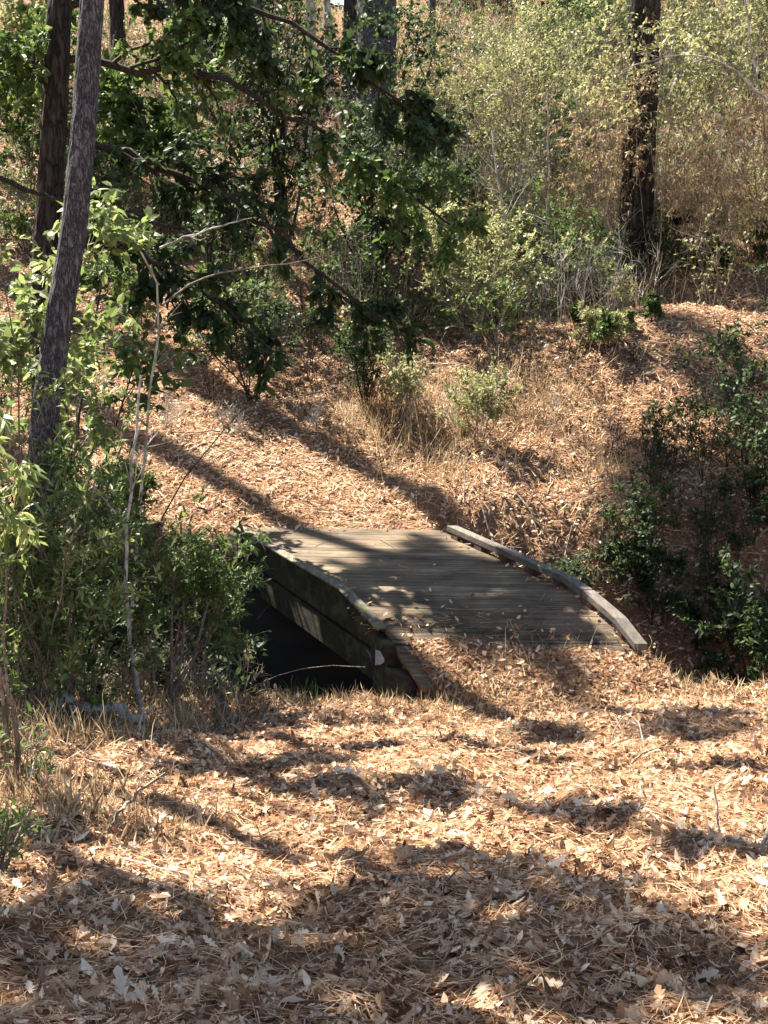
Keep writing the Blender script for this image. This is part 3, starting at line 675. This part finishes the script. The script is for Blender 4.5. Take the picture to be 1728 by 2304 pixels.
hb('sprawling olive bush at the foot of the stout black pine', 655, 285, 1.1, M_DARKG, 'dia', 2400, 9, lean=.8, scale=.8, bark=M_TWIG, r=.01)
hb('light green bush hanging above the mound at right', 700, 165, 2.9, M_LIME, 'dia', 2800, 8, lean=.5, scale=1.1, r=.016)
hb('green bush in the upper right corner', 745, 110, 3.4, M_LIME, 'dia', 2800, 8, lean=.4, scale=1.2, r=.016)
hb('bright green bush at the top right of the picture', 600, 95, 3.2, M_GREEN, 'dia', 2600, 8, lean=.35, scale=1.2, r=.016)
hb('small leaved sunlit bush at the right edge above the mound', 750, 262, 1.5, M_LIME, 'dia', 1500, 6, lean=.5, scale=.8, r=.012)
hb('dark bush at the top of the picture left of the thick trunk', 200, 110, 4.2, M_DARKG, 'big', 4200, 7, lean=.35, scale=1.3, bark=M_TWIGD, r=.03)
hb('dark bush on the skyline between the two bright gaps', 275, 75, 4.2, M_DARKG, 'big', 3000, 6, lean=.3, scale=1.3, bark=M_TWIGD, r=.03)
hb('pale green yaupon bush on the slope right of the path', 478, 442, .95, M_LIME, 'small', 1900, 7, lean=.5, scale=1.25, r=.009)
hb('thin shrub with faded leaves above the yaupon bush', 400, 420, .95, M_LIME, 'small', 900, 7, lean=.6, scale=1.3, r=.009)
hb('low pale green bush below the leafy green bush in sun', 600, 352, .6, M_LIME, 'small', 1300, 8, lean=.8, scale=1.4, r=.007)
hb('tan dry bush drooping over the top of the stout black pine', 618, 272, 3.3, M_DRY, 'long', 2600, 9, lean=.3, droop=.8, scale=.8, r=.012)
hb('tan dry bush with hanging strands right of the stout black pine', 700, 285, 3.0, M_DRY, 'long', 3000, 10, lean=.4, droop=.8, scale=.8, r=.012)
hb('tan dry bush at the right edge behind the small bare tree', 765, 270, 3.2, M_DRY, 'long', 2600, 9, lean=.4, droop=.8, scale=.8, r=.012)
hb('tall straggly bush hiding the upper part of the stout black pine', 648, 282, 4.6, M_LIME, 'dia', 2600, 8, lean=.16, droop=.5, scale=1.2, r=.016, tmin=.5)
hb('airy dark bush in front of the thick grey barked trunk', 392, 228, 4.2, M_DARKG, 'big', 1800, 7, lean=.25, droop=.5, bark=M_TWIGD, r=.02)
hb('tan dry bush at upper centre beside the slim grey trunk', 460, 150, 2.6, M_DRY, 'long', 1800, 9, lean=.4, droop=.5, scale=1, r=.012)
G = 'bushes in the ravine'
def rb(label, x, y, h, mat, kind, nl, ns=7, **k): return shrub('ravine_bush', label, 'bush', on(x, y), h, mat, kind, nl, ns, group='bushes in the ravine', **k)
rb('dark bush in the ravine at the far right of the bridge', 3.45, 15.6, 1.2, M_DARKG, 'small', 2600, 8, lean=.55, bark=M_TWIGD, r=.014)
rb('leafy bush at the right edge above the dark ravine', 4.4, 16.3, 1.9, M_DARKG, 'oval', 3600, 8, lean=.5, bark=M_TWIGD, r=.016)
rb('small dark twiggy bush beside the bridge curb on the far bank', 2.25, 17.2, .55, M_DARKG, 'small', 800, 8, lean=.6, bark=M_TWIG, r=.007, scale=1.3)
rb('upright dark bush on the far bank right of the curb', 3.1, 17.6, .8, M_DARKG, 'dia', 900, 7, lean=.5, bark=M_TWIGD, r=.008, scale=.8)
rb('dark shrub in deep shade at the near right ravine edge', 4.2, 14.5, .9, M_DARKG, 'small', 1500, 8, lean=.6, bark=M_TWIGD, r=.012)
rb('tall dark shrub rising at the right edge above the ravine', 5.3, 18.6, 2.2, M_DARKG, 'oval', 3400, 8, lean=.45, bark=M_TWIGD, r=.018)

# ---- brush: dry stems and vine tangle, uncountable
def brush(name, label, boxes, mat):
    A = Acc()
    for (px, row, n, h, sx, sy) in boxes:
        n = int(n * 1.3)
        c = hit(px, row); x = c[0] + rng.normal(0, sx, n); y = c[1] + rng.normal(0, sy, n)
        P = np.stack([x, y, terrain(x, y) - .02], -1); D = norm(np.stack([rng.normal(0, .45, n), rng.normal(0, .45, n), np.ones(n)], -1))
        V, F, m = leaves(P, D, rand_unit(n), h * rng.uniform(.3, 1.1, n), T_BLADE, width=rng.uniform(.006, .014, n), curl=rng.normal(0, .4, n))
        A.add(V, F, np.repeat(rng.random(n), m))
    o = A.build(name, mat); tag(o, label, 'brush', kind='stuff')
brush('dry_brush', 'tan dry grass and vine stems tangled over the slope', [
    (425, 440, 450, .5, .7, .4), (380, 415, 350, .45, .4, .3), (480, 400, 500, .6, 1.0, .6), (545, 405, 220, .45, .5, .5), (440, 470, 300, .3, .5, .4),
    (480, 300, 900, 1.1, 1.6, 1.2), (560, 240, 900, 1.4, 1.8, 1.5), (480, 180, 1000, 1.6, 2.2, 1.8), (700, 230, 1300, 1.7, 1.7, 1.2), (740, 170, 1300, 2.0, 2.0, 1.6),
    (620, 150, 1000, 1.8, 2.0, 1.6), (540, 90, 1200, 2.0, 3.0, 2.0), (430, 110, 800, 1.6, 2.0, 2.0), (660, 60, 1400, 2.2, 3.5, 2.5), (140, 120, 700, 1.4, 2.5, 2.0),
    (60, 90, 700, 1.6, 2.5, 2.0), (240, 200, 500, 1.0, 2.0, 1.5), (600, 470, 200, .35, .4, .3)], M_DRY)
def twigs(label, n, d0, d1, L0, L1, r0):
    x, y = wedge(n, d0, d1, 1.0); k = ~on_deck(x, y) & ~in_void(x, y); x, y = x[k], y[k]; n = len(x)
    a = rng.random(n) * 6.283; L = L0 + (L1 - L0) * rng.random(n) ** 2; K = 5; P = []
    px_, py_ = x, y
    for i in range(K):
        P.append(np.stack([px_, py_, terrain(px_, py_) + .012 + .02 * rng.random(n) * (i > 0) * (1 + (rng.random(n) > .85) * 3)], -1)); a = a + rng.normal(0, .25, n); px_ = px_ + np.cos(a) * L / 4; py_ = py_ + np.sin(a) * L / 4
    P = np.stack(P, 1); R = (r0 * rng.uniform(.4, 1.3, n) * (.5 + L / L1))[:, None] * np.linspace(1, .4, K)[None]
    A = Acc(); V, F = tubes(P, R, 4); A.add(V, F, np.repeat(rng.random(n), K * 4)); return A
o = twigs('', 900, 3.8, 14, .06, .45, .005).build('twig_litter', M_TWIG, smooth=True); tag(o, 'broken twigs strewn through the leaves of the near bank', 'twigs', kind='stuff')
o = twigs('', 1300, 17, 40, .2, 1.1, .011).build('twig_litter', M_TWIG, smooth=True); tag(o, 'broken twigs strewn over the far hillside', 'twigs', kind='stuff')
brush('near_dry_brush', 'dry grass stems under the shrubs on the near bank', [
    (60, 690, 700, .5, .5, .3), (150, 695, 700, .45, .5, .25), (190, 720, 400, .3, .4, .3), (60, 740, 500, .35, .4, .4), (40, 800, 400, .3, .3, .4), (120, 830, 200, .2, .3, .3),
    (330, 705, 350, .16, .6, .12), (470, 705, 500, .16, .6, .25), (600, 710, 350, .14, .6, .2), (700, 690, 300, .2, .4, .2)], M_DRY)
def thicket(label, regions, mat, kind, scale, bark=M_TWIG):
    St = Acc(); Lf = Acc()
    for (px, row, n, h, sx, sy, nl) in regions:
        c = hit(px, row)
        for i in range(n):
            p = on(c[0] + rng.normal(0, sx), c[1] + rng.normal(0, sy)); hh = h * rng.uniform(.5, 1.2)
            P, R = stems(p, 4, hh, .4, r=.004 + .004 * hh, K=6); P1, R1 = grow(P, R, 6, .2, 1, hh * .42, 1.0, K=4, up=.04); P2, R2 = grow(P1, R1, 3, .2, 1, hh * .2, .9, K=3)
            St.add(*tubes(P, np.maximum(R, .003), 4)); St.add(*tubes(P1, np.maximum(R1, .0025), 3)); St.add(*tubes(P2, np.maximum(R2, .002), 3))
            if nl: lo = rng.uniform(0, .5); Lf.add(*foliage(P2, nl * rng.uniform(.5, 1.4), kind, scale, lo, lo + .5))
    o = St.build('undergrowth', bark); tag(o, label + ' (stems)' if False else label.replace('leaves', 'twigs'), 'undergrowth', kind='stuff')
    if Lf.V: o = Lf.build('undergrowth', mat); tag(o, label, 'undergrowth', kind='stuff')
thicket('mass of yellow green leaves over the upper slope', [
    (480, 290, 22, 1.3, 2.0, 1.6, 420), (560, 220, 13, 1.6, 2.6, 2.0, 420), (500, 140, 17, 2.0, 4.0, 3.0, 420), (680, 190, 14, 1.8, 2.4, 2.0, 420), (660, 90, 18, 2.2, 4.0, 3.0, 420), (740, 230, 12, 1.2, 1.0, 1.2, 350),
    (430, 60, 20, 2.2, 5.0, 2.5, 400), (60, 60, 24, 2.0, 4.0, 3.0, 400)], M_LIME, 'dia', 1.0)
thicket('mass of green leaves over the slope behind the path', [
    (330, 250, 14, 1.6, 2.4, 2.0, 420), (200, 230, 13, 1.5, 2.0, 2.0, 420), (60, 230, 14, 1.2, 1.6, 1.6, 420), (450, 330, 16, 1.0, 1.4, 1.0, 420), (300, 340, 7, 1.0, 1.4, .8, 350), (250, 120, 26, 2.2, 4.0, 3.0, 420), (560, 310, 14, 1.0, 1.2, .8, 420), (600, 60, 24, 2.2, 5.0, 3.0, 420)], M_GREEN, 'oval', .9)
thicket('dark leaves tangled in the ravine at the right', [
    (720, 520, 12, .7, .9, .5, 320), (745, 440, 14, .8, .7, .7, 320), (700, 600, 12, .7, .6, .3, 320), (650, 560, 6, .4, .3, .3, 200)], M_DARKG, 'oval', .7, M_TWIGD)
thicket('green leaves tangled low on the near bank at left', [
    (60, 690, 14, .8, .5, .3, 300), (130, 690, 12, .8, .35, .25, 300), (20, 790, 5, .4, .2, .3, 60)], M_GREEN, 'long', .6)
thicket('clumps of mid green leaves among the tan brush at upper right', [
    (450, 250, 7, 1.4, .5, .5, 900), (520, 130, 6, 1.8, .6, .5, 900), (760, 60, 6, 2.2, .8, .6, 900), (600, 20, 8, 2.2, 1.2, .8, 900), (590, 190, 7, 1.6, .5, .5, 700), (500, 90, 6, 2.0, .8, .6, 700), (690, 110, 6, 2.0, .7, .6, 700), (735, 190, 4, 1.4, .4, .4, 700), (560, 290, 5, .9, .5, .4, 600), (600, 330, 4, .5, .5, .3, 400)], M_GREEN, 'oval', 1.0, M_TWIGD)
thicket('clumps of dark leaves among the tan brush at upper right', [
    (530, 190, 5, 1.5, .5, .5, 800), (580, 70, 6, 2.0, .8, .6, 800), (480, 40, 6, 2.2, .8, .6, 800), (740, 130, 5, 1.6, .6, .5, 800), (660, 150, 5, 1.6, .5, .5, 700), (720, 260, 5, .9, .6, .4, 600), (440, 200, 4, 1.6, .4, .5, 700), (620, 60, 5, 2.2, .8, .6, 700)], M_DARKG, 'big', .9, M_TWIGD)
thicket('tangle of bare dark twigs over the shaded slope', [
    (250, 330, 16, 1.0, 1.4, 1.0, 0), (330, 380, 16, .8, 1.2, .8, 0), (150, 270, 14, 1.2, 1.6, 1.4, 0), (420, 360, 14, .9, 1.2, .8, 0), (60, 300, 10, .9, 1.2, 1.2, 0), (620, 330, 8, .6, 1.2, .8, 0), (700, 480, 12, .6, .9, .8, 0)], M_GREEN, 'oval', .9, M_TWIGD)
thicket('tangle of bare tan twigs over the upper slope', [
    (480, 330, 16, 1.2, 1.4, 1.0, 0), (560, 240, 26, 1.6, 2.2, 2.0, 0), (470, 180, 26, 1.8, 3.0, 2.4, 0), (700, 200, 26, 1.8, 2.2, 2.0, 0), (620, 90, 26, 2.2, 4.0, 3.0, 0), (110, 120, 16, 1.8, 3.0, 2.5, 0), (330, 430, 10, .6, 1.0, .5, 0), (470, 420, 12, .6, .9, .5, 0), (560, 120, 24, 2.0, 3.0, 2.4, 0), (740, 110, 20, 2.2, 2.5, 2.0, 0), (430, 60, 18, 2.4, 3.5, 2.4, 0)], M_GREEN, 'oval', .9, M_PALE)
thicket('green leaves on the slope around the left trunks', [
    (20, 240, 16, 1.2, 1.4, 1.4, 300), (130, 190, 10, 1.6, 1.8, 1.6, 360), (190, 300, 12, .9, 1.2, .9, 300), (30, 120, 12, 2.0, 2.5, 2.0, 360), (20, 380, 8, .8, .9, .9, 260)], M_GREEN, 'big', .9, M_TWIGD)
thicket('straggly twigs with few leaves on the near bank at left', [
    (60, 705, 14, .6, .5, .3, 25), (150, 705, 16, .6, .4, .2, 25), (215, 705, 5, .3, .2, .1, 15)], M_LIME, 'long', .5, M_TWIG)
grass('tan grass tuft at the bank edge, left of the bridge end', hit(190, 730), .32, 120, .07)
grass('dry tuft beside the shadow in front of the abutment', hit(500, 742), .2, 70, .06, w=.004)
grass('thin green tuft in the dark gap under the bridge', on(-.75, 13.2), .3, 45, .12, M_GREEN, w=.005)
grass('wispy tuft on the litter right of the ramp', hit(640, 760), .16, 60, .08, w=.004)

# ---- bare saplings, branches and sticks
S = 'bare stems and sticks'
def chain(*a): return [at(*p) for p in a]
base = on(-2.35 + .25, 12.35, -.03)
bare('sapling', 'pale thin sapling standing in the shrubs left of the bridge', 'sapling', [base] + chain((125, 600, 12.9), (129, 500, 12.95), (136, 420, 13.0), (141, 375, 13.0)), .022, .010, M_PALE, 7, .55, S, tmin=.45)
bare('sapling', 'whitish forked bare sapling in front of the dark trunks', 'sapling', [on(-3.0, 15.6, -.2)] + chain((155, 330, 15.5), (168, 285, 15.3), (160, 250, 15.2), (128, 220, 15.0), (85, 212, 14.9)), .024, .008, M_PALE, 4, .5, S, tmin=.5)
bare('fallen_branch', 'pale bare limb reaching right from the forked sapling', 'branch', chain((160, 248, 15.2), (185, 238, 15.2), (215, 228, 15.3), (252, 218, 15.4)), .014, .005, M_PALE, 3, .3, S)
bare('fallen_branch', 'long thin arching branch below the forked sapling', 'branch', chain((163, 305, 15.4), (185, 285, 15.4), (230, 270, 15.4), (300, 262, 15.5), (350, 250, 15.6)), .012, .004, M_TWIG, 5, .35, S)
bare('fallen_branch', 'dark limb slanting down across the left trunks', 'branch', chain((-20, 170, 16.5), (40, 195, 16.4), (95, 207, 16.3), (150, 220, 16.3), (178, 228, 16.3)), .035, .012, M_TWIGD, 5, .6, S)
bare('fallen_branch', 'short black limb in front of the sunny slope', 'branch', chain((92, 205, 16.2), (130, 212, 16.2), (172, 226, 16.2)), .022, .01, M_TWIGD, 3, .4, S)
bare('sapling', 'thin dark twig slanting over the bright path', 'sapling', [on(-3.1, 16.9, -.05)] + chain((190, 470, 16.8), (222, 432, 16.8), (254, 398, 16.8)), .012, .005, M_TWIGD, 5, .25, S)
bare('sapling', 'white stemmed sapling among the bushes right of centre', 'sapling', [hit(515, 260)] + chain((505, 215, 24.), (497, 170, 24.), (492, 130, 24.)), .028, .012, M_PALE, 6, .9, S)
bare('sapling', 'straight pale stem beside the white sapling', 'sapling', [hit(548, 262)] + chain((548, 190, 24.), (549, 130, 24.), (546, 90, 24.)), .022, .010, M_PALE, 6, .8, S)
bare('sapling', 'small bare tree on the mound at right', 'sapling', [hit(722, 298)] + chain((716, 262, 23.6), (708, 240, 23.6), (690, 222, 23.6)), .02, .008, M_TWIG, 7, .7, S)
bare('fallen_branch', 'pale bare branch arching across the upper right', 'branch', chain((768, 100, 22), (745, 80, 22), (720, 60, 22), (690, 54, 22), (655, 58, 22), (610, 75, 22)), .022, .006, M_PALE, 6, .6, S)
bare('sapling', 'pale stem at the right edge behind the arching branch', 'sapling', [hit(766, 180)] + chain((764, 110, 24), (752, 60, 24), (745, 0, 24)), .03, .014, M_PALE, 6, .8, S)
bare('sapling', 'thin dry stem with dangling leaves right of the path', 'sapling', [hit(464, 520)] + chain((464, 480, 18.6), (468, 450, 18.6), (478, 425, 18.6)), .008, .004, M_TWIG, 5, .3, S)
bare('fallen_branch', 'pale bent branch high on the slope above the white sapling', 'branch', chain((485, 102, 29), (496, 93, 29), (515, 97, 29), (530, 90, 29)), .03, .012, M_PALE, 3, .4, S)
def lay(px, row, dz): p = hit(px, row); p[2] += dz; return p
bare('stick', 'curved grey stick standing from the litter at lower left', 'stick', [lay(108, 836, 0), lay(118, 836, .13), lay(140, 830, .22), lay(168, 830, .34)], .012, .008, M_TWIG, 2, .14, S, up=-.05)
bare('stick', 'long straight twig lying low at the lower left', 'stick', [lay(112, 860, .02), lay(170, 880, .05), lay(245, 897, .02)], .004, .003, M_PALE, 0, .1, S)
bare('stick', 'longer straight twig lying below the first one', 'stick', [lay(76, 866, .03), lay(150, 893, .06), lay(245, 915, .02)], .0045, .003, M_PALE, 0, .1, S)
bare('stick', 'short white bone like stick at the left edge', 'stick', [lay(28, 795, 0), lay(29, 794, .07), lay(33, 792, .16), lay(38, 790, .2)], .010, .012, M_PALE, 0, .1, S)
bare('stick', 'thin grey stem rising in front of the dark gap', 'stick', [lay(240, 695, 0), at(280, 674, 13.3), at(320, 665, 13.3), at(365, 667, 13.3)], .006, .003, M_TWIG, 0, .1, S)
bare('stick', 'pale upright twig on the litter at the right', 'stick', [lay(719, 838, 0), lay(717, 836, .1), lay(714, 834, .2), lay(712, 834, .26)], .006, .005, M_PALE, 0, .1, S)
bare('stick', 'bleached stick lying flat near the right edge', 'stick', [lay(718, 843, .02), lay(740, 846, .03), lay(765, 848, .02)], .014, .01, M_PALE, 0, .1, S)
bare('stick', 'angled brown stick cut by the right edge', 'stick', [lay(760, 860, 0), lay(764, 850, .08), lay(772, 842, .2)], .012, .01, M_TWIG, 0, .1, S)
bare('stick', 'bent dry stalk looping over at the right', 'stick', [lay(612, 742, 0), lay(616, 740, .12), lay(628, 740, .2), lay(640, 742, .12), lay(644, 748, .0)], .006, .004, M_PALE, 0, .1, S)
for k, (px, row, h, dx, lb) in enumerate([(506, 740, .85, -.02, 'dry grass stalk standing before the ramp, the tallest'), (528, 705, .5, -.35, 'dry stalk leaning left over the deck end'), (535, 700, .75, -.25, 'thin stalk crossing the lower deck boards'), (585, 668, .38, .1, 'short stalk on the deck near the curb end')]):
    p = hit(px, row); bare('stick', lb, 'stalk', [p, p + [dx * .3, 0, h * .5], p + [dx, 0, h]], .003, .0015, M_PALE, 0, .1, S)
lg = [on(-3.0, 12.1, .08), on(-2.6, 12.15, .10), on(-2.05, 12.2, .07)]
bare('fallen_log', 'pale weathered log lying under the shrubs at left', 'log', lg, .075, .05, M_PALE, 3, .25, None, nt=0)
bare('fallen_log', 'dark charred log beside the pale log', 'log', [on(-3.3, 11.95, .05), on(-2.9, 11.9, .07), on(-2.5, 11.95, .05)], .06, .05, M_TWIGD, 2, .2, None, nt=0)
